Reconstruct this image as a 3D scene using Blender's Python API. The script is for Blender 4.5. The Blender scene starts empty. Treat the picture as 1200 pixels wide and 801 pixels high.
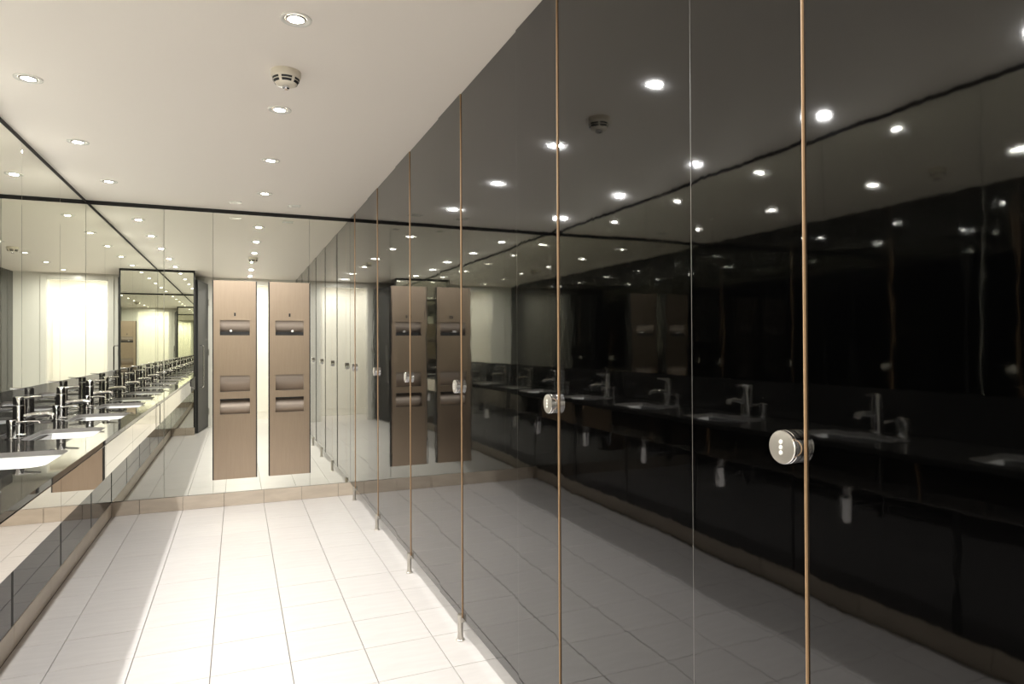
import bpy, bmesh, math, random
from mathutils import Vector, Matrix
random.seed(4)
SC = bpy.context.scene
COL = SC.collection

# ------------------------------------------------------------------ measured layout (metres)
H = 2.404            # ceiling
D = 5.792            # end wall (mirror face)
XM = -1.056          # left mirror face
XG = 0.905           # face of the narrow cubicle panels
XF = -0.560          # vanity front
ZT = 0.868           # counter top

# ------------------------------------------------------------------ camera
f, yaw, pit, rol, cy, h = 765.778, 22.7868, 0.4559, -0.2549, -2.5324, 1.29453
a, b, c = map(math.radians, (yaw, pit, rol))
fw = Vector((math.sin(a)*math.cos(b), math.cos(a)*math.cos(b), math.sin(b)))
rt = Vector((math.cos(a), -math.sin(a), 0)); up = rt.cross(fw)
r2 = rt*math.cos(c)+up*math.sin(c); u2 = -rt*math.sin(c)+up*math.cos(c)
cam = bpy.data.cameras.new('camera'); camo = bpy.data.objects.new('camera', cam); COL.objects.link(camo)
M4 = Matrix((r2, u2, -fw)).transposed().to_4x4(); M4.translation = Vector((0, 0, h))
camo.matrix_world = M4
cam.sensor_width = 36; cam.lens = f/1200*36; cam.shift_y = cy/1200; cam.clip_start = 0.02
SC.camera = camo

# ------------------------------------------------------------------ world, exposure, sampling
w = bpy.data.worlds.new('world'); SC.world = w; w.use_nodes = True
w.node_tree.nodes['Background'].inputs[0].default_value = (0.9, 0.92, 1, 1)
w.node_tree.nodes['Background'].inputs[1].default_value = 0.0
vs = SC.view_settings; vs.view_transform = 'Standard'; vs.look = 'None'; vs.gamma = 1; vs.use_curve_mapping = False
vs.exposure = 0.38
cy_ = SC.cycles
cy_.max_bounces = 26; cy_.glossy_bounces = 24; cy_.diffuse_bounces = 6; cy_.transmission_bounces = 4
cy_.caustics_reflective = True; cy_.caustics_refractive = False; cy_.blur_glossy = 1.0
cy_.use_denoising = True; cy_.sample_clamp_indirect = 12.0
try: cy_.denoiser = 'OPENIMAGEDENOISE'
except Exception: pass

LAMP_W = 8.8         # each washroom downlight
LOBBY_W = 7.0       # each lobby downlight
CUBICLE_W = 5.0  # each added lamp behind the cubicle panels

# ------------------------------------------------------------------ materials
def mat(name, col, rough=0.5, metal=0.0, ior=1.5, emis=None, spec=0.5):
    m = bpy.data.materials.new(name); m.use_nodes = True
    p = m.node_tree.nodes['Principled BSDF']
    p.inputs['Base Color'].default_value = (*col, 1); p.inputs['Roughness'].default_value = rough
    p.inputs['Metallic'].default_value = metal; p.inputs['IOR'].default_value = ior
    p.inputs['Specular IOR Level'].default_value = spec
    if emis:
        p.inputs['Emission Color'].default_value = (*emis[0], 1); p.inputs['Emission Strength'].default_value = emis[1]
    return m
def nodes(m): return m.node_tree.nodes, m.node_tree.links, m.node_tree.nodes['Principled BSDF']
def bump(m, scale, strength, dist=0.01, stretch=(1, 1, 1), detail=2.0):
    n, l, p = nodes(m)
    tc = n.new('ShaderNodeTexCoord'); mp = n.new('ShaderNodeMapping'); mp.inputs['Scale'].default_value = stretch
    t = n.new('ShaderNodeTexNoise'); t.inputs['Scale'].default_value = scale; t.inputs['Detail'].default_value = detail
    bp = n.new('ShaderNodeBump'); bp.inputs['Strength'].default_value = strength; bp.inputs['Distance'].default_value = dist
    l.new(tc.outputs['Object'], mp.inputs[0]); l.new(mp.outputs[0], t.inputs[0]); l.new(t.outputs[0], bp.inputs['Height'])
    l.new(bp.outputs[0], p.inputs['Normal'])
    return t
def vary(m, c1, c2, scale, stretch=(1, 1, 1), per_object=0.0, detail=4.0, lo=0.35, hi=0.65):
    n, l, p = nodes(m)
    tc = n.new('ShaderNodeTexCoord'); mp = n.new('ShaderNodeMapping'); mp.inputs['Scale'].default_value = stretch
    t = n.new('ShaderNodeTexNoise'); t.inputs['Scale'].default_value = scale; t.inputs['Detail'].default_value = detail
    r = n.new('ShaderNodeValToRGB'); r.color_ramp.elements[0].position = lo; r.color_ramp.elements[1].position = hi
    r.color_ramp.elements[0].color = (*c1, 1); r.color_ramp.elements[1].color = (*c2, 1)
    l.new(tc.outputs['Object'], mp.inputs[0]); l.new(mp.outputs[0], t.inputs[0]); l.new(t.outputs[0], r.inputs[0])
    out = r.outputs[0]
    if per_object:
        oi = n.new('ShaderNodeObjectInfo'); mr = n.new('ShaderNodeMapRange')
        mr.inputs['To Min'].default_value = 1-per_object; mr.inputs['To Max'].default_value = 1+per_object
        hs = n.new('ShaderNodeHueSaturation')
        l.new(oi.outputs['Random'], mr.inputs[0]); l.new(mr.outputs[0], hs.inputs['Value']); l.new(out, hs.inputs['Color'])
        out = hs.outputs[0]
    l.new(out, p.inputs['Base Color'])

M = {}
M['ceiling'] = mat('ceiling_paint', (0.935, 0.865, 0.79), 0.55); bump(M['ceiling'], 60, 0.02)
M['wall'] = mat('white_wall_paint', (0.84, 0.82, 0.76), 0.5); bump(M['wall'], 90, 0.03)
M['trimwhite'] = mat('white_gloss_paint', (0.86, 0.84, 0.78), 0.25); bump(M['trimwhite'], 50, 0.01)
M['tile'] = mat('porcelain_floor_tile', (0.76, 0.725, 0.69), 0.32)
vary(M['tile'], (0.655, 0.623, 0.598), (0.70, 0.668, 0.642), 5, (1, 6, 1), 0.012)
M['plinth'] = mat('beige_plinth_tile', (0.66, 0.58, 0.48), 0.35)
vary(M['plinth'], (0.535, 0.455, 0.365), (0.60, 0.515, 0.415), 6, (1, 1, 4), 0.02)
M['grout'] = mat('grey_grout', (0.17, 0.15, 0.13), 0.9); bump(M['grout'], 300, 0.2)
M['mirror'] = mat('mirror_silvering', (0.875, 0.885, 0.815), 0.0, 1.0)
M['bronze_mirror'] = mat('bronze_tinted_mirror', (0.74, 0.70, 0.64), 0.012, 1.0)
M['blackglass'] = mat('black_lacquered_glass', (0.0004, 0.0004, 0.0004), 0.034, 0, 1.78)
bump(M['blackglass'], 13.0, 0.045, 0.003, (1, 1.5, 0.7), 2.0)
M['counterglass'] = mat('dark_grey_glass', (0.02, 0.019, 0.017), 0.02, 0, 1.34)
bump(M['counterglass'], 5.0, 0.01, 0.004)
M['panelglass'] = mat('bronze_grey_glass', (0.012, 0.010, 0.009), 0.02, 0, 1.6)
M['edge'] = mat('glass_edge_grey', (0.18, 0.17, 0.155), 0.3); bump(M['edge'], 200, 0.02)
M['black'] = mat('black_shadow_gap', (0.008, 0.007, 0.006), 0.6); bump(M['black'], 100, 0.05)
M['copper'] = mat('copper_brown_laminate_edge', (0.43, 0.275, 0.15), 0.45); bump(M['copper'], 200, 0.05)
M['chrome'] = mat('polished_chrome', (0.80, 0.80, 0.81), 0.05, 1.0); bump(M['chrome'], 30, 0.004)
M['steel'] = mat('brushed_steel', (0.62, 0.59, 0.54), 0.3, 1.0)
bump(M['steel'], 40, 0.05, 0.002, (1, 12, 12))
M['knobface'] = mat('brushed_champagne_steel', (0.50, 0.465, 0.40), 0.42, 0.75); bump(M['knobface'], 60, 0.04, 0.002, (1, 10, 1))
M['bronze'] = mat('bronze_brushed_steel', (0.56, 0.455, 0.355), 0.30, 1.0)
vary(M['bronze'], (0.455, 0.362, 0.275), (0.475, 0.38, 0.29), 14, (9, 1, 0.5), 0, 3.0)
n_, l_, p_ = nodes(M['bronze']); p_.inputs['Anisotropic'].default_value = 0.5
M['recess'] = mat('recess_steel', (0.36, 0.30, 0.245), 0.5, 0.45); bump(M['recess'], 30, 0.03, 0.002, (8, 1, 1))
M['darkslot'] = mat('dark_slot_liner', (0.012, 0.011, 0.01), 0.5); bump(M['darkslot'], 80, 0.05)
M['ceramic'] = mat('white_ceramic_glaze', (0.88, 0.88, 0.86), 0.12); bump(M['ceramic'], 10, 0.005)
M['plastic'] = mat('warm_white_plastic', (0.74, 0.67, 0.55), 0.4); bump(M['plastic'], 80, 0.02)
M['lampglow'] = mat('lamp_lens_lit', (1, 1, 1), 0.3, emis=((1.0, 0.96, 0.90), 60.0))
M['door'] = mat('charcoal_door_laminate', (0.035, 0.034, 0.033), 0.6); bump(M['door'], 60, 0.03)

# ------------------------------------------------------------------ helpers
def link(name, bm, m, parent=None, smooth=False):
    me = bpy.data.meshes.new(name); bmesh.ops.recalc_face_normals(bm, faces=bm.faces[:]); bm.to_mesh(me); bm.free()
    for mm in (m if isinstance(m, (list, tuple)) else (m,)): me.materials.append(mm)
    if smooth:
        me.polygons.foreach_set('use_smooth', [True]*len(me.polygons))
        try: me.set_sharp_from_angle(angle=math.radians(38))
        except Exception: pass
    o = bpy.data.objects.new(name, me); COL.objects.link(o)
    if parent:
        off, q = Vector(), parent
        while q: off += q.location; q = q.parent
        me.transform(Matrix.Translation(-off)); o.parent = parent
    return o
def tag(o, label=None, cat=None, group=None, kind=None):
    if label: o['label'] = label
    if cat: o['category'] = cat
    if group: o['group'] = group
    if kind: o['kind'] = kind
    return o
def thing(name, loc, label, cat, group=None):
    o = bpy.data.objects.new(name, None); o.empty_display_size = 0.1; o.location = loc; COL.objects.link(o)
    return tag(o, label, cat, group)
def copy_tree(o, delta, parent=None):
    cp = o.copy(); COL.objects.link(cp)
    if parent: cp.parent = parent
    else: cp.location = o.location + Vector(delta)
    for ch in [x for x in KIDS(o)]: copy_tree(ch, delta, cp)
    return cp
def KIDS(o): return [x for x in bpy.data.objects if x.parent == o]
def box(bm, x0, x1, y0, y1, z0, z1, bev=0.0, mi=0):
    r = bmesh.ops.create_cube(bm, size=1.0)
    vs_ = r['verts']
    for v in vs_: v.co = Vector(((x0+x1)/2+v.co.x*(x1-x0), (y0+y1)/2+v.co.y*(y1-y0), (z0+z1)/2+v.co.z*(z1-z0)))
    fs = list({fc for v in vs_ for fc in v.link_faces})
    for fc in fs: fc.material_index = mi
    if bev:
        es = list({e for v in vs_ for e in v.link_edges})
        r = bmesh.ops.bevel(bm, geom=es, offset=bev, segments=1, affect='EDGES', profile=0.5)
        for fc in r['faces']: fc.material_index = mi
def mkbox(name, x0, x1, y0, y1, z0, z1, m, parent=None, bev=0.0):
    bm = bmesh.new(); box(bm, x0, x1, y0, y1, z0, z1, bev); return link(name, bm, m, parent)
def lathe(bm, prof, centre, axis='Z', seg=32, mi=0):
    """prof: list of (r, t) along the axis"""
    rings = []
    for r, t in prof:
        ring = []
        if r < 1e-6:
            ring = [bm.verts.new(ax(centre, axis, 0, 0, t))]
        else:
            for k in range(seg):
                an = 2*math.pi*k/seg
                ring.append(bm.verts.new(ax(centre, axis, r*math.cos(an), r*math.sin(an), t)))
        rings.append(ring)
    for A, B in zip(rings, rings[1:]):
        for k in range(seg):
            k2 = (k+1) % seg
            if len(A) == 1 and len(B) == 1: continue
            if len(A) == 1: fc = bm.faces.new((A[0], B[k], B[k2]))
            elif len(B) == 1: fc = bm.faces.new((A[k], A[k2], B[0]))
            else: fc = bm.faces.new((A[k], A[k2], B[k2], B[k]))
            fc.material_index = mi
def ax(cn, axis, u, v, t):
    cn = Vector(cn)
    if axis == 'Z': return cn+Vector((u, v, t))
    if axis == 'X': return cn+Vector((t, u, v))
    return cn+Vector((u, t, v))
def tube(bm, pts, r, seg=12, radii=None):
    pts = [Vector(p) for p in pts]; rings = []
    prev = None
    for i, p in enumerate(pts):
        d = (pts[min(i+1, len(pts)-1)]-pts[max(i-1, 0)]).normalized()
        if prev is None:
            ref = Vector((0, 0, 1)) if abs(d.z) < 0.9 else Vector((1, 0, 0))
            n = d.cross(ref).normalized()
        else:
            n = (prev-d*prev.dot(d)).normalized()
        prev = n; bb = d.cross(n); rr = radii[i] if radii else r
        rings.append([bm.verts.new(p+n*rr*math.cos(2*math.pi*k/seg)+bb*rr*math.sin(2*math.pi*k/seg)) for k in range(seg)])
    for A, B in zip(rings, rings[1:]):
        for k in range(seg): bm.faces.new((A[k], A[(k+1) % seg], B[(k+1) % seg], B[k]))
    bm.faces.new(rings[0][::-1]); bm.faces.new(rings[-1])
def rrect(cx, cyy, hx, hy, r, n=5):
    out = []
    for sx, sy, a0 in ((1, 1, 0), (-1, 1, 90), (-1, -1, 180), (1, -1, 270)):
        for k in range(n+1):
            an = math.radians(a0+90*k/n)
            out.append((cx+sx*(hx-r)+r*math.cos(an), cyy+sy*(hy-r)+r*math.sin(an)))
    return out
def plate_with_holes(bm, u0, u1, v0, v1, holes, w0, w1, to, mi=0):
    us = sorted({u0, u1, *[q for hh in holes for q in hh[:2]]}); vs2 = sorted({v0, v1, *[q for hh in holes for q in hh[2:]]})
    def solid(i, j):
        if i < 0 or j < 0 or i >= len(us)-1 or j >= len(vs2)-1: return False
        cu, cv = (us[i]+us[i+1])/2, (vs2[j]+vs2[j+1])/2
        return not any(hh[0] < cu < hh[1] and hh[2] < cv < hh[3] for hh in holes)
    cache = {}
    def V(i, j, k):
        key = (i, j, k)
        if key not in cache: cache[key] = bm.verts.new(to(us[i], vs2[j], (w0, w1)[k]))
        return cache[key]
    for i in range(len(us)-1):
        for j in range(len(vs2)-1):
            if not solid(i, j): continue
            for k in (0, 1): bm.faces.new((V(i, j, k), V(i+1, j, k), V(i+1, j+1, k), V(i, j+1, k))).material_index = mi
            for di, dj, e in ((-1, 0, ((i, j), (i, j+1))), (1, 0, ((i+1, j), (i+1, j+1))), (0, -1, ((i, j), (i+1, j))), (0, 1, ((i, j+1), (i+1, j+1)))):
                if not solid(i+di, j+dj):
                    (p, q), (r_, s) = e
                    bm.faces.new((V(p, q, 0), V(r_, s, 0), V(r_, s, 1), V(p, q, 1))).material_index = mi

# ------------------------------------------------------------------ room shell
floor = mkbox('floor', -1.2, 2.35, -1.2, D+0.2, -0.10, -0.008, M['grout']); tag(floor, 'grey grout bed under the pale floor tiles', kind='structure')
ceil = mkbox('ceiling', -1.2, 2.35, -1.2, D+0.2, H, H+0.1, M['ceiling']); tag(ceil, 'smooth off-white painted ceiling', kind='structure')
wl = mkbox('wall_left', -1.2, XM-0.014, -1.2, D+0.2, 0, H, M['wall']); tag(wl, 'wall behind the long left mirror', kind='structure')
wb = mkbox('wall_back', -1.056-0.014, 2.35, D+0.14, D+0.2, 0, H, M['wall']); tag(wb, 'end wall behind the mirror', kind='structure')
wr = mkbox('wall_right', 2.30, 2.35, -1.2, D+0.14, 0, H, M['wall']); tag(wr, 'white wall at the back of the cubicles', kind='structure')
# wall with the entrance opening, around the camera position
OL, OR, OH = -0.29, 0.50, 2.315
bm = bmesh.new()
box(bm, XM-0.014, OL, -0.13, -0.01, 0, H); box(bm, OR, 2.30, -0.13, -0.01, 0, H); box(bm, OL, OR, -0.13, -0.01, OH, H)
wf = link('wall_front', bm, M['wall']); tag(wf, 'white wall around the entrance opening', kind='structure')
# architrave
bm = bmesh.new()
for y0, y1 in ((-0.01, 0.004), (-0.146, -0.13)):
    box(bm, OL-0.075, OL, y0, y1, 0, OH+0.06, 0.002); box(bm, OR, OR+0.075, y0, y1, 0, OH+0.06, 0.002); box(bm, OL, OR, y0, y1, OH, OH+0.06, 0.002)
box(bm, OL, OL+0.012, -0.13, -0.01, 0, OH); box(bm, OR-0.012, OR, -0.13, -0.01, 0, OH); box(bm, OL, OR, -0.13, -0.01, OH-0.012, OH)
tag(link('trim_1', bm, M['trimwhite']), 'white painted frame of the entrance', kind='structure')
# lobby beyond the opening
tag(mkbox('wall_lobby', -1.07, 2.3, -1.02, -0.95, 0, H, M['wall']), 'white lobby wall seen through the entrance', kind='structure')
tag(mkbox('baseboard_lobby', -1.07, 2.3, -0.95, -0.935, 0, 0.12, M['trimwhite'], bev=0.002), 'white skirting board in the lobby', kind='structure')
bm = bmesh.new(); box(bm, -0.30, 0.62, -0.95, -0.925, 0.12, 2.2, 0.003)
d2 = tag(link('door_2', bm, M['trimwhite']), 'flush white door on the lobby wall', kind='structure')
# entrance door leaf, standing open into the washroom
d1 = bpy.data.objects.new('door_1', None); d1.location = (-0.435, 0.012, 0); COL.objects.link(d1)
tag(d1, 'dark entrance door leaf standing open beside the mirror stub', kind='structure')
d1.rotation_euler = (0, 0, math.radians(7.6))
def dpart(name, bm, m, smooth=False):
    me = bpy.data.meshes.new(name); bmesh.ops.recalc_face_normals(bm, faces=bm.faces[:]); bm.to_mesh(me); bm.free(); me.materials.append(m)
    o = bpy.data.objects.new(name, me); COL.objects.link(o); o.parent = d1; return o
bm = bmesh.new(); box(bm, -0.045, 0, 0.0, 0.80, 0.01, 2.29, 0.002); dpart('leaf', bm, M['door'])
bm = bmesh.new(); tube(bm, [(0, 0.70, 0.68), (0.045, 0.70, 0.68), (0.055, 0.70, 0.70), (0.055, 0.70, 1.29), (0.045, 0.70, 1.31), (0, 0.70, 1.31)], 0.009)
dpart('door_handle', bm, M['chrome'])
for z in (0.25, 1.2, 2.0):
    bm = bmesh.new(); tube(bm, [(0.008, -0.004, z-0.05), (0.008, -0.004, z+0.05)], 0.008); dpart('hinge', bm, M['steel'])

# black shadow-gap trims under the ceiling
tag(mkbox('trim_2', XM, XG+0.015, D-0.004, D+0.012, H-0.030, H, M['black']), 'black strip above the end mirror', kind='structure')
tag(mkbox('trim_3', XM-0.012, XM+0.003, 0.98, D-0.004, H-0.020, H, M['black']), 'thin black strip above the left mirror', kind='structure')

# ------------------------------------------------------------------ floor tiles
XO, YO, T, G = -0.4008, 2.5314, 0.30, 0.0030
def tile_mesh(x0, x1, y0, y1):
    bm = bmesh.new(); lx, ly = x1-x0, y1-y0
    box(bm, -lx/2, lx/2, -ly/2, ly/2, -0.010, 0.0, 0.0008)
    me = bpy.data.meshes.new('tile'); bmesh.ops.recalc_face_normals(bm, faces=bm.faces[:]); bm.to_mesh(me); bm.free(); me.materials.append(M['tile']); return me
cache = {}
xs = [-0.886]+[round(XO+T*k, 4) for k in range(-1, 6)]      # -0.70 .. 1.10
ys = [round(YO+T*k, 4) for k in range(-9, 11)]+[D]
for i in range(len(xs)-1):
    for j in range(len(ys)-1):
        x0, x1, y0, y1 = xs[i]+G/2, xs[i+1]-G/2, ys[j]+G/2, ys[j+1]-G/2
        key = (round(x1-x0, 4), round(y1-y0, 4))
        if key not in cache: cache[key] = tile_mesh(x0, x1, y0, y1)
        o = bpy.data.objects.new('tile', cache[key]); o.location = ((x0+x1)/2, (y0+y1)/2, random.uniform(-0.0003, 0.0003)); COL.objects.link(o); o.parent = floor
# tiles inside the cubicles and in the lobby, hardly or never in view: joined
bm = bmesh.new()
x = xs[-1]
while x < 2.28:
    for j in range(len(ys)-1): box(bm, x+G/2, min(x+T, 2.299)-G/2, ys[j]+G/2, ys[j+1]-G/2, -0.010, 0)
    x += T
y = ys[0]
while y > -0.9:
    x = xs[1]-T
    while x < 2.28:
        box(bm, x+G/2, min(x+T, 2.299)-G/2, max(y-T, -0.95)+G/2, y-G/2, -0.010, 0); x += T
    y -= T
o = link('tile_field', bm, M['tile'], floor); o['kind'] = 'stuff'

# ------------------------------------------------------------------ plinth tiles
def plinth_run(name, label, cells, z1=0.108):
    base = None
    for (x0, x1, y0, y1, nx, ny) in cells[:1]:
        base = mkbox(name, x0, x1, y0, y1, 0, z1-0.003, M['grout']); tag(base, label, kind='structure')
    for (x0, x1, y0, y1, nx, ny) in cells[1:]:
        mkbox('tile', x0, x1, y0, y1, 0.001, z1, M['plinth'], base, 0.0008)
    return base
g = 0.0013
xe = [-0.886, -0.7008, -0.4008, -0.1008, 0.1992, 0.4992, 0.7992, 1.0992]
plinth_run('baseboard_end', 'row of beige plinth tiles under the end mirror',
    [(-0.886, 1.099, D+0.002, D+0.03, 0, 0)]+[(x0+g, x1-g, D-0.008, D+0.004, 0, 0) for x0, x1 in zip(xe, xe[1:])])
yv = [1.0]+[round(YO-0.9+0.6*k, 4) for k in range(0, 7)]+[D-0.008]
yv = [q for q in yv if q <= D-0.008]
plinth_run('baseboard_left', 'beige plinth tiles under the vanity panels',
    [(-0.93, -0.898, 1.0, D, 0, 0)]+[(-0.898, -0.886, y0+g, y1-g, 0, 0) for y0, y1 in zip(yv, yv[1:])], 0.103)
YS = 0.955   # mirror face of the stub partition at the near end of the vanity
xsb = [-0.886, -0.7008, -0.58]
plinth_run('baseboard_stub', 'beige plinth tiles under the mirrored stub wall',
    [(-0.93, -0.582, YS-0.03, YS-0.002, 0, 0)]+[(x0+g, x1-g, YS-0.002, YS+0.010, 0, 0) for x0, x1 in zip(xsb, xsb[1:])])

# ------------------------------------------------------------------ stub wall (mirror faced) closing the vanity
tag(mkbox('wall_stub', XM-0.012, -0.592, YS-0.075, YS-0.010, 0, H, M['door']), 'dark stub wall at the near end of the vanity', kind='structure')
ms = thing('wall_mirror', (-0.82, YS, 0.11), 'mirror in a black frame on the stub wall, facing the end mirror', 'mirror')
mkbox('pane', XM+0.002, -0.594, YS-0.008, YS, 0.110, H-0.032, M['mirror'], ms)
bm = bmesh.new(); box(bm, -0.594, -0.574, YS-0.07, YS+0.006, 0.11, H-0.001, 0.001); box(bm, XM+0.002, -0.594, YS-0.008, YS+0.006, H-0.032, H-0.001)
link('frame', bm, M['black'], ms)

# ------------------------------------------------------------------ left mirror
ml = thing('wall_mirror', (XM, 3.4, 1.075), 'long wall mirror of tall panes above the row of basins', 'mirror')
sy = [0.97, 1.76, 2.575, 3.39, 4.205, 5.015, D-0.0003]
for y0, y1 in zip(sy, sy[1:]):
    mkbox('pane', XM-0.008, XM, y0+0.0016, y1-(0.0016 if y1 < 5.5 else 0), 1.077, H-0.020, M['mirror'], ml, 0.0006)
# ------------------------------------------------------------------ end mirror
D1 = (-0.180, 0.140); D2 = (0.245, 0.563); DZ = (0.222, 1.826)
me_ = thing('wall_mirror', (0, D, 0.11), 'end wall mirror around the two bronze steel dispenser panels', 'mirror')
ez0, ez1 = 0.111, H-0.030
for x0, x1, z0 in ((XM+0.0005, -0.533, ez0), (-0.533, -0.181, ez0), (0.565, XG+0.012, ez0)):
    mkbox('pane', x0+(0.0014 if x0 > -1 else 0), x1-0.0014, D, D+0.008, z0, ez1, M['mirror'], me_, 0.0006)
bm = bmesh.new()
plate_with_holes(bm, -0.1801, 0.5641, ez0, ez1, [(D1[0]+0.006, D1[1]-0.006, DZ[0]+0.006, DZ[1]-0.006), (D2[0]+0.006, D2[1]-0.006, DZ[0]+0.006, DZ[1]-0.006)], 0, 0.008, lambda u, v, w_: Vector((u, D+w_, v)))
link('pane', bm, M['mirror'], me_)

# ------------------------------------------------------------------ dispenser panels
def dispenser(x0, x1, label, dotx):
    cx = (x0+x1)/2
    t = thing('dispenser_panel', (cx, D, DZ[0]), label, 'dispenser', 'bronze steel dispenser panels on the end mirror')
    yf = D-0.030
    hx0, hx1 = cx-0.112, cx+0.112
    holes = [(hx0, hx1, 1.383, 1.506), (hx0, hx1, 0.925, 1.057), (hx0, hx1, 0.744, 0.870), (cx-0.007, cx+0.007, 1.538, 1.568)]
    bm = bmesh.new(); plate_with_holes(bm, x0, x1, DZ[0], DZ[1], holes, 0, 0.016, lambda u, v, w_: Vector((u, yf+w_, v)))
    link('front_plate', bm, M['bronze'], t)
    for k, (a0, a1, z0, z1) in enumerate(holes[:3]):
        bm = bmesh.new(); n = 12
        # curved liner: depth profile over the height
        prof = []
        for q in range(n+1):
            s = q/n
            if k == 0: dep = 0.008+0.062*max(0, (0.62-s)/0.62)**1.6
            elif k == 1: dep = 0.008+0.060*max(0, (0.85-s)/0.85)**1.8
            else: dep = 0.010+0.060*(abs(s-0.42)/0.58)**2.2
            prof.append((yf+0.012+dep, z0+(z1-z0)*s))
        vv = [[bm.verts.new((xx, yy, zz)) for yy, zz in prof] for xx in (a0-0.001, a1+0.001)]
        for q in range(n): bm.faces.new((vv[0][q], vv[1][q], vv[1][q+1], vv[0][q+1]))
        # cheeks, roof and sill
        yb = yf+0.08
        for xx in (a0-0.001, a1+0.001):
            bm.faces.new([bm.verts.new(p) for p in ((xx, yf+0.012, z0), (xx, yb, z0), (xx, yb, z1), (xx, yf+0.012, z1))])
        for zz in (z0-0.0005, z1+0.0005):
            bm.faces.new([bm.verts.new(p) for p in ((a0, yf+0.012, zz), (a1, yf+0.012, zz), (a1, yb, zz), (a0, yb, zz))])
        lin = link('recess_liner', bm, M['recess'], t, True)
        if k == 0:
            o = mkbox('slot', a0+0.001, a1-0.001, yf+0.024, yf+0.034, z0+0.001, z0+0.030, M['darkslot'], lin)
            bm = bmesh.new(); lathe(bm, [(0, -0.004), (0.007, -0.003), (0.010, 0.0), (0.010, 0.006)], (cx+dotx, yf+0.001, z0+0.036), 'Y', 16)
            link('white_dot', bm, M['trimwhite'], t, True)  # small white domed dot low in the top recess
        elif k == 2:
            mkbox('slot', a0+0.001, a1-0.001, yf+0.007, yf+0.013, z1-0.010, z1-0.001, M['darkslot'], lin)
    mkbox('lock', cx-0.0065, cx+0.0065, yf+0.003, yf+0.010, 1.539, 1.567, M['darkslot'], t)
    mkbox('side_flange', x0-0.009, x0+0.001, yf+0.004, D-0.0005, DZ[0], DZ[1], M['darkslot'], t)  # flanges coloured near-black to draw the shadow line beside the plate
    mkbox('side_flange', x1-0.001, x1+0.009, yf+0.004, D-0.0005, DZ[0], DZ[1], M['darkslot'], t)
    return t
dispenser(D1[0]+0.003, D1[1]-0.001, 'tall bronze steel dispenser panel nearer the basins, left of the pair', -0.030)
dispenser(D2[0]+0.001, D2[1]-0.003, 'tall bronze steel dispenser panel nearer the cubicles, right of the pair', 0.022)

# ------------------------------------------------------------------ vanity
YC = [5.49, 4.665, 3.84, 3.015, 2.19, 1.365]
BX = -0.783; BHX, BHY, BR = 0.142, 0.222, 0.062
Y0, Y1 = YS+0.008, D-0.002
van = thing('vanity_counter', (-0.80, (Y0+Y1)/2, 0), 'long dark glass vanity counter with mirrored fascia along the left wall', 'vanity counter')
def counter_mesh():
    bm = bmesh.new(); bounds = [Y1]
    for p, q in zip(YC, YC[1:]): bounds.append((p+q)/2)
    bounds.append(Y0)
    xb, xf = XM+0.002, XF
    for k, yc in enumerate(YC):
        ya, yb = bounds[k+1], bounds[k]
        inner = rrect(BX, yc, BHX, BHY, BR, 6)
        outer = []
        for (px, py) in inner:
            dx, dy = px-BX, py-yc
            # project to the cell rectangle, snapping the corner samples onto its corners
            tx = ((xf-BX) if dx > 0 else (xb-BX))/dx if abs(dx) > 1e-6 else 1e9
            ty = ((yb-yc) if dy > 0 else (ya-yc))/dy if abs(dy) > 1e-6 else 1e9
            tt = min(tx, ty); outer.append([BX+dx*tt, yc+dy*tt])
        n = len(inner)
        for q in range(4):            # middle sample of each rounded corner goes to the rectangle's corner
            s = q*7+3; cxn = xf if q in (0, 3) else xb; cyn = yb if q in (0, 1) else ya
            outer[s] = [cxn, cyn]
        ti = [bm.verts.new((x_, y_, ZT)) for x_, y_ in inner]; to_ = [bm.verts.new((x_, y_, ZT)) for x_, y_ in outer]
        bi = [bm.verts.new((x_, y_, ZT-0.02)) for x_, y_ in inner]; bo = [bm.verts.new((x_, y_, ZT-0.02)) for x_, y_ in outer]
        for q in range(n):
            r_ = (q+1) % n
            bm.faces.new((ti[q], ti[r_], to_[r_], to_[q])); bm.faces.new((bi[q], bo[q], bo[r_], bi[r_])); bm.faces.new((ti[q], bi[q], bi[r_], ti[r_])).material_index = 1
    return bm
o = link('countertop', counter_mesh(), (M['counterglass'], M['edge']), van)
mkbox('front_edge', XF, XF+0.0015, Y0, Y1, ZT-0.021, ZT-0.0002, M['counterglass'], van)
mkbox('shadow_gap', XF-0.016, XF-0.006, Y0, Y1, ZT-0.030, ZT-0.0205, M['black'], van)
ys_f = [Y0, 1.85, 2.68, 3.51, 4.34, 5.17, Y1-0.026]
for y0, y1 in zip(ys_f, ys_f[1:]):
    mkbox('fascia_panel', XF-0.014, XF, y0+0.0008, y1-0.0008, 0.690, ZT-0.0265, M['bronze_mirror'], van, 0.0006)
mkbox('end_gap', XF-0.012, XF+0.0004, Y1-0.026, Y1, 0.69, ZT-0.0205, M['black'], van)
ys_l = [Y0, 1.77, 2.59, 3.41, 4.24, 5.045, Y1]
for y0, y1 in zip(ys_l, ys_l[1:]):
    mkbox('lower_panel', -0.900, -0.888, y0+0.015, y1-0.015, 0.1045, ZT-0.024, M['panelglass'], van, 0.0006)
mkbox('panel_backing', -0.93, -0.903, Y0, Y1, 0.1045, ZT-0.024, M['black'], van)
for y0 in ys_l[1:-1]:
    mkbox('panel_joint', -0.902, -0.8878, y0-0.0145, y0+0.0145, 0.1045, ZT-0.03, M['black'], van)
mkbox('backsplash', XM-0.004, XM+0.0015, Y0, Y1, ZT+0.0003, 1.0765, M['counterglass'], van)

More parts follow.
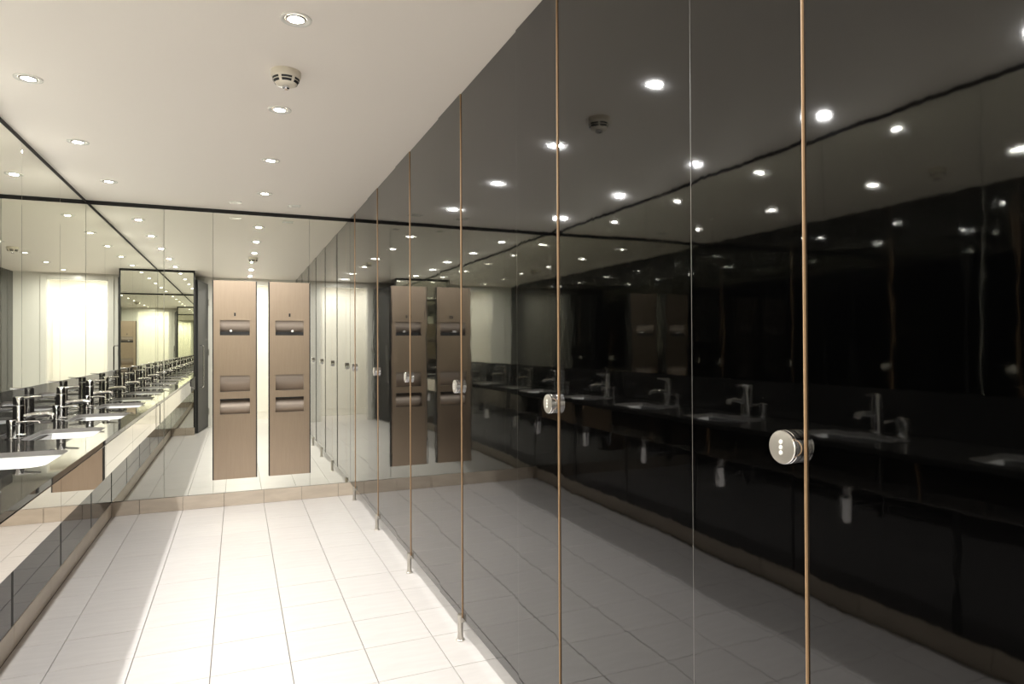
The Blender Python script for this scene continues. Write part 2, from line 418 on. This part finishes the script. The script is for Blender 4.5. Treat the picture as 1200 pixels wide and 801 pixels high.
# ------------------------------------------------------------------ basins, taps, soap posts
where = ['basin next to the end mirror, first from the end wall', 'second basin from the end wall', 'third basin from the end wall',
         'fourth basin from the end wall, white inside in the photo corner', 'fifth basin from the end wall, seen in the mirrors only',
         'sixth basin from the end wall, beside the stub mirror']
basinlab = ['white rectangular undermount basin nearest the end mirror', 'white rectangular undermount basin, second from the end mirror',
            'white rectangular undermount basin, third from the end mirror', 'white rectangular undermount basin, fourth from the end mirror',
            'white rectangular undermount basin, second from the mirrored stub wall', 'white rectangular undermount basin beside the mirrored stub wall']
def basin(yc):
    t = thing('basin', (BX, yc, ZT-0.02), basinlab[0], 'basin', 'undermount basins along the counter')
    bm = bmesh.new(); loops = []
    for (k, z, r) in ((1.09, -0.0205, 0.07), (1.012, -0.0205, 0.064), (0.985, -0.04, 0.062), (0.93, -0.085, 0.06), (0.80, -0.118, 0.055), (0.45, -0.127, 0.04), (0.16, -0.130, 0.02)):
        hx, hy = BHX*k, BHY*k if k > 0.9 else BHY*k*0.9
        loops.append([bm.verts.new((x_, y_, ZT+z)) for x_, y_ in rrect(BX, yc, hx, hy, min(r, hx*0.98, hy*0.98), 6)])
    for A, B in zip(loops, loops[1:]):
        for q in range(len(A)):
            r_ = (q+1) % len(A); bm.faces.new((A[q], A[r_], B[r_], B[q]))
    bm.faces.new(loops[-1])
    o = link('bowl', bm, M['ceramic'], t, True)
    md = o.modifiers.new('shell', 'SOLIDIFY'); md.thickness = 0.006; md.offset = -1
    bm = bmesh.new(); lathe(bm, [(0, 0.003), (0.012, 0.002), (0.014, 0.0045), (0.022, 0.004), (0.024, 0.0), (0.022, -0.004)], (BX, yc, ZT-0.128), 'Z', 24)
    link('drain', bm, M['chrome'], t, True)
    bm = bmesh.new()
    lathe(bm, [(0.015, 0.265), (0.015, 0.13), (0.025, 0.125), (0.027, 0.11), (0.024, 0.10), (0.024, 0.02), (0.018, 0.004), (0, 0)], (BX, yc, 0.468), 'Z', 24)
    tube(bm, [(BX, yc, 0.545), (BX-0.05, yc, 0.545), (-0.888, yc, 0.545)], 0.014)
    link('bottle_trap', bm, M['chrome'], t, True)
    return t
TX = -0.975
def tap(yc):
    t = thing('basin_tap', (TX, yc, ZT), '', 'tap', 'chrome mixer taps behind the basins')
    bm = bmesh.new()
    lathe(bm, [(0.0, 0.0), (0.029, 0.0), (0.029, 0.006), (0.025, 0.010), (0.0245, 0.012), (0.0245, 0.142), (0.0235, 0.145), (0, 0.145)], (TX, yc, ZT), 'Z', 28)
    link('body', bm, M['chrome'], t, True)
    bm = bmesh.new(); tube(bm, [(TX+0.015, yc, ZT+0.088), (TX+0.06, yc, ZT+0.096), (TX+0.115, yc, ZT+0.098), (TX+0.135, yc, ZT+0.092), (TX+0.138, yc, ZT+0.075)], 0.013, 14)
    link('spout', bm, M['chrome'], t, True)
    bm = bmesh.new(); lathe(bm, [(0, 0.0), (0.0235, 0.0), (0.0235, 0.034), (0.020, 0.040), (0, 0.041)], (TX, yc, ZT+0.148), 'Z', 28)
    cp = link('cap', bm, M['chrome'], t, True)
    bm = bmesh.new(); tube(bm, [(TX+0.005, yc, ZT+0.177), (TX+0.04, yc, ZT+0.182), (TX+0.09, yc, ZT+0.186)], 0.006, 10, [0.009, 0.007, 0.0055])
    link('lever', bm, M['chrome'], t, True)
    return t
def soap(yc):
    y = yc-0.135; x = TX+0.005
    t = thing('soap_pump', (x, y, ZT), '', 'soap dispenser', 'chrome soap pumps between the taps')
    bm = bmesh.new(); lathe(bm, [(0, 0), (0.024, 0), (0.024, 0.005), (0.017, 0.008), (0.017, 0.062), (0.020, 0.064), (0.020, 0.085), (0.017, 0.089), (0, 0.089)], (x, y, ZT), 'Z', 24)
    link('post', bm, M['chrome'], t, True)
    bm = bmesh.new(); tube(bm, [(x+0.012, y, ZT+0.075), (x+0.07, y, ZT+0.078), (x+0.105, y, ZT+0.076), (x+0.110, y, ZT+0.068)], 0.0055, 10)
    link('spout', bm, M['chrome'], t, True)
    return t
b0, t0, s0 = basin(YC[0]), tap(YC[0]), soap(YC[0])
ordn = ['nearest the end mirror', 'second from the end mirror', 'third from the end mirror', 'fourth from the end mirror', 'second from the mirrored stub wall', 'beside the mirrored stub wall']
for k, yc in enumerate(YC):
    dl = (0, yc-YC[0], 0)
    B = b0 if k == 0 else copy_tree(b0, dl); B['label'] = basinlab[k]
    Tt = t0 if k == 0 else copy_tree(t0, dl); Tt['label'] = 'chrome lever mixer tap behind the basin '+ordn[k]
    S = s0 if k == 0 else copy_tree(s0, dl); S['label'] = 'short chrome soap pump beside the tap '+ordn[k]

# ------------------------------------------------------------------ cubicle front
copper = [-0.095, 0.848, 1.793, 2.736, 3.662, 4.601, 5.563]
seam = [0.22, 1.151, 2.108, 3.073, 4.010, 4.955, D-0.004]
XW = XG+0.008
ZB = 0.100
def panel_mesh(y0, y1, x, bow, wedge):
    """glass slab with a slight bow across its width and chamfered edges; origin at its foot"""
    bm = bmesh.new(); n = 14; yc, hw = (y0+y1)/2, (y1-y0)/2
    front, back = [], []
    for k in range(n+1):
        s = -1+2*k/n; s = math.copysign(abs(s)**0.7, s)
        if k in (1, n-1): s = math.copysign(0.99-0.006/hw*0.5, s)
        dx = bow*(1-s*s)*0.5+wedge*s+(0.00005 if k in (0, n) else 0)
        front.append((dx, yc+s*hw))
    F0 = [bm.verts.new((x+dx, yy, ZB)) for dx, yy in front]; F1 = [bm.verts.new((x+dx, yy, H-0.0015)) for dx, yy in front]
    B0 = [bm.verts.new((x+0.016, yy, ZB)) for dx, yy in front]; B1 = [bm.verts.new((x+0.016, yy, H-0.0015)) for dx, yy in front]
    for k in range(n):
        fc = bm.faces.new((F0[k], F0[k+1], F1[k+1], F1[k])); bm.faces.new((B0[k+1], B0[k], B1[k], B1[k+1]))
        bm.faces.new((F0[k+1], F0[k], B0[k], B0[k+1])); bm.faces.new((F1[k], F1[k+1], B1[k+1], B1[k]))
    bm.faces.new((F0[0], F1[0], B1[0], B0[0])); bm.faces.new((F0[n], B0[n], B1[n], F1[n]))
    return bm
cub_n = ['around the entrance end of the cubicle row', 'with the knob nearest the camera', 'with the second knob from the camera', 'with the third knob from the camera',
         'with the fourth knob from the camera', 'with the fifth knob from the camera', 'at the end mirror, with the sixth knob']
for k in range(7):
    c0, s1 = copper[k], seam[k]
    c0 = max(c0, -0.008)
    # narrow panel with the knob
    t = thing('cubicle_panel', (XG, (c0+s1)/2, 0), 'narrow glossy black cubicle panel '+cub_n[k], 'cubicle panel', 'narrow black cubicle panels')
    link('glass_panel', panel_mesh(c0+0.0022, s1-0.0008, XG, 0.0002, -0.0028*(s1-c0)/2), M['blackglass'], t, True)
    if k:
        mkbox('copper_edge', XG+0.0002, XG+0.016, c0-0.0002, c0+0.0020, ZB, H-0.002, M['copper'], t)
        ky = c0+0.034
        bm = bmesh.new()
        lathe(bm, [(0, 0.0), (0.029, 0.0), (0.029, 0.001), (0.0300, 0.002), (0.0300, 0.0100), (0.0290, 0.0106), (0.0290, 0.0125), (0.0300, 0.013), (0.0300, 0.0175), (0.0288, 0.0190)], (0, 0, 0), 'X', 48)
        for v in bm.verts: v.co.x = -v.co.x
        for v in bm.verts: v.co += Vector((XG, ky, 1.112))
        kb = link('knob', bm, M['chrome'], t, True)
        bm = bmesh.new(); lathe(bm, [(0.0288, 0.0), (0.020, 0.0016), (0.010, 0.0024), (0, 0.0026)], (0, 0, 0), 'X', 48)
        for v in bm.verts: v.co.x = -v.co.x
        for v in bm.verts: v.co += Vector((XG-0.019, ky, 1.112))
        link('knob_face', bm, M['knobface'], kb, True)
        for dz in (-0.0095, 0, 0.0095):
            bm = bmesh.new(); lathe(bm, [(0.0046, 0), (0.0036, 0.0016), (0, 0.0022)], (0, 0, 0), 'X', 14)
            for v in bm.verts: v.co.x = -v.co.x
            for v in bm.verts: v.co += Vector((XG-0.0212, ky-0.001, 1.112+dz))
            link('dot', bm, M['trimwhite'], kb, True)
        bm = bmesh.new()
        fy = c0+0.012
        lathe(bm, [(0, 0), (0.019, 0), (0.019, 0.004), (0.014, 0.007), (0.012, 0.03), (0.012, ZB+0.012), (0, ZB+0.014)], (XG-0.003, fy, 0), 'Z', 20)
        box(bm, XG-0.002, XG+0.018, fy-0.016, fy+0.016, ZB-0.018, ZB-0.001, 0.001)
        link('foot', bm, M['steel'], t, True)
    # wide panel beyond it
    if k < 6:
        c1 = copper[k+1]
        t = thing('cubicle_panel', (XW, (s1+c1)/2, 0), 'wide glossy black cubicle panel '+['near the entrance, outside the right edge', 'between the first and second knobs from the camera', 'between the second and third knobs from the camera',
                  'between the third and fourth knobs from the camera', 'between the fourth and fifth knobs from the camera', 'between the fifth and sixth knobs from the camera'][k], 'cubicle panel', 'wide black cubicle panels')
        link('glass_panel', panel_mesh(s1+0.0012, c1-0.0006, XW-0.004, 0.0003, 0.0009*(c1-s1)/2), M['blackglass'], t, True)
        mkbox('polished_edge', XG+0.0004, XG+0.016, s1-0.0008, s1+0.0014, ZB, H-0.002, M['edge'], t)

# ------------------------------------------------------------------ ceiling fittings
def downlight(x, y, watts, label, group, z=H, spread=176):
    t = thing('ceiling_light', (x, y, z), label, 'ceiling light', group)
    bm = bmesh.new(); lathe(bm, [(0.052, 0.0), (0.052, -0.003), (0.047, -0.0045), (0.041, -0.0035), (0.036, -0.001), (0.0345, -0.0005)], (x, y, z), 'Z', 32)
    link('trim_ring', bm, M['trimwhite'], t, True)
    bm = bmesh.new(); lathe(bm, [(0.035, -0.001), (0.0325, -0.0045), (0.027, -0.0050), (0.0255, -0.0025)], (x, y, z), 'Z', 32)
    link('gimbal_ring', bm, M['steel'], t, True)
    bm = bmesh.new(); lathe(bm, [(0.0255, -0.0025), (0.017, -0.0035), (0, -0.004)], (x, y, z), 'Z', 32)
    link('lens', bm, M['lampglow'], t, True)
    la = bpy.data.lights.new('downlight', 'AREA'); la.shape = 'DISK'; la.size = 0.044; la.energy = watts; la.spread = math.radians(spread)
    la.color = (1.0, 0.985, 0.965)
    lo = bpy.data.objects.new('downlight', la); COL.objects.link(lo); lo.parent = t; lo.location = (0, 0, -0.006)
    return t
LY = [5.07, 4.15, 3.24, 2.32, 1.40, 0.48]
pos = ['nearest the end mirror', 'second from the end mirror', 'third from the end mirror', 'fourth from the end mirror', 'fifth from the end mirror', 'nearest the entrance']
for k, y in enumerate(LY):
    downlight(0.184, y, LAMP_W, 'round recessed downlight over the aisle, '+pos[k], 'downlights over the aisle')
for k, y in enumerate([q+0.01 for q in LY[:5]]):
    downlight(-0.795, y, LAMP_W, 'round recessed downlight over the basins, '+(pos[k] if k < 4 else 'beside the mirrored stub wall'), 'downlights over the basins')
for k, x in enumerate((-0.55, 0.15, 0.95)):
    downlight(x, -0.52, LOBBY_W, 'round recessed downlight in the lobby '+('at its left', 'in its middle', 'at its right')[k], 'lobby downlights')
for k, y in enumerate((0.9, 2.7, 4.5)):  # unseen lamps, added to brighten the floor behind the panels
    downlight(1.65, y, CUBICLE_W, 'unseen downlight added inside the '+('near', 'middle', 'far')[k]+' cubicles', 'added cubicle downlights')

t = thing('smoke_detector', (0.182, 2.785, H), 'round cream smoke detector with black slots on the ceiling', 'smoke detector')
dx, dy = 0.182, 2.785
bm = bmesh.new(); lathe(bm, [(0.0, 0), (0.058, 0), (0.058, -0.020), (0.056, -0.024), (0.054, -0.025)], (dx, dy, H), 'Z', 40); link('base', bm, M['plastic'], t, True)
bm = bmesh.new(); lathe(bm, [(0.054, -0.025), (0.052, -0.030), (0.047, -0.043), (0.040, -0.052), (0.030, -0.056), (0, -0.057)], (dx, dy, H), 'Z', 40); bd = link('body', bm, M['plastic'], t, True)
for (r0, z0, r1, z1) in ((0.0525, -0.0300, 0.0503, -0.0375), (0.0488, -0.0405, 0.0436, -0.0490)):
    for s in range(6):
        bm = bmesh.new(); A, B = [], []
        for q in range(7):
            an = math.radians(-90+s*60-23+46*q/6)
            A.append(bm.verts.new((dx+(r0+0.0006)*math.cos(an), dy+(r0+0.0006)*math.sin(an), H+z0))); B.append(bm.verts.new((dx+(r1+0.0006)*math.cos(an), dy+(r1+0.0006)*math.sin(an), H+z1)))
        for q in range(6): bm.faces.new((A[q], A[q+1], B[q+1], B[q]))
        link('slot', bm, M['darkslot'], bd)
bm = bmesh.new(); lathe(bm, [(0.014, -0.056), (0.014, -0.066), (0.010, -0.071), (0, -0.072)], (dx, dy, H), 'Z', 20); link('sensor', bm, M['chrome'], t, True)
for k, (x, y) in enumerate(((-0.013, 5.46), (0.416, 5.43))):
    t = thing('ceiling_access_plate', (x, y, H), 'small white ceiling plate '+('on the basin side near the end mirror', 'on the cubicle side near the end mirror')[k], 'plate', 'small ceiling plates')
    mkbox('plate', x-0.045, x+0.045, y-0.045, y+0.045, H-0.004, H, M['trimwhite'], t, 0.001)
    bm = bmesh.new(); lathe(bm, [(0.011, -0.0035), (0.011, -0.0055), (0, -0.006)], (x-0.022, y, H), 'Z', 16); link('lock', bm, M['steel'], t, True)
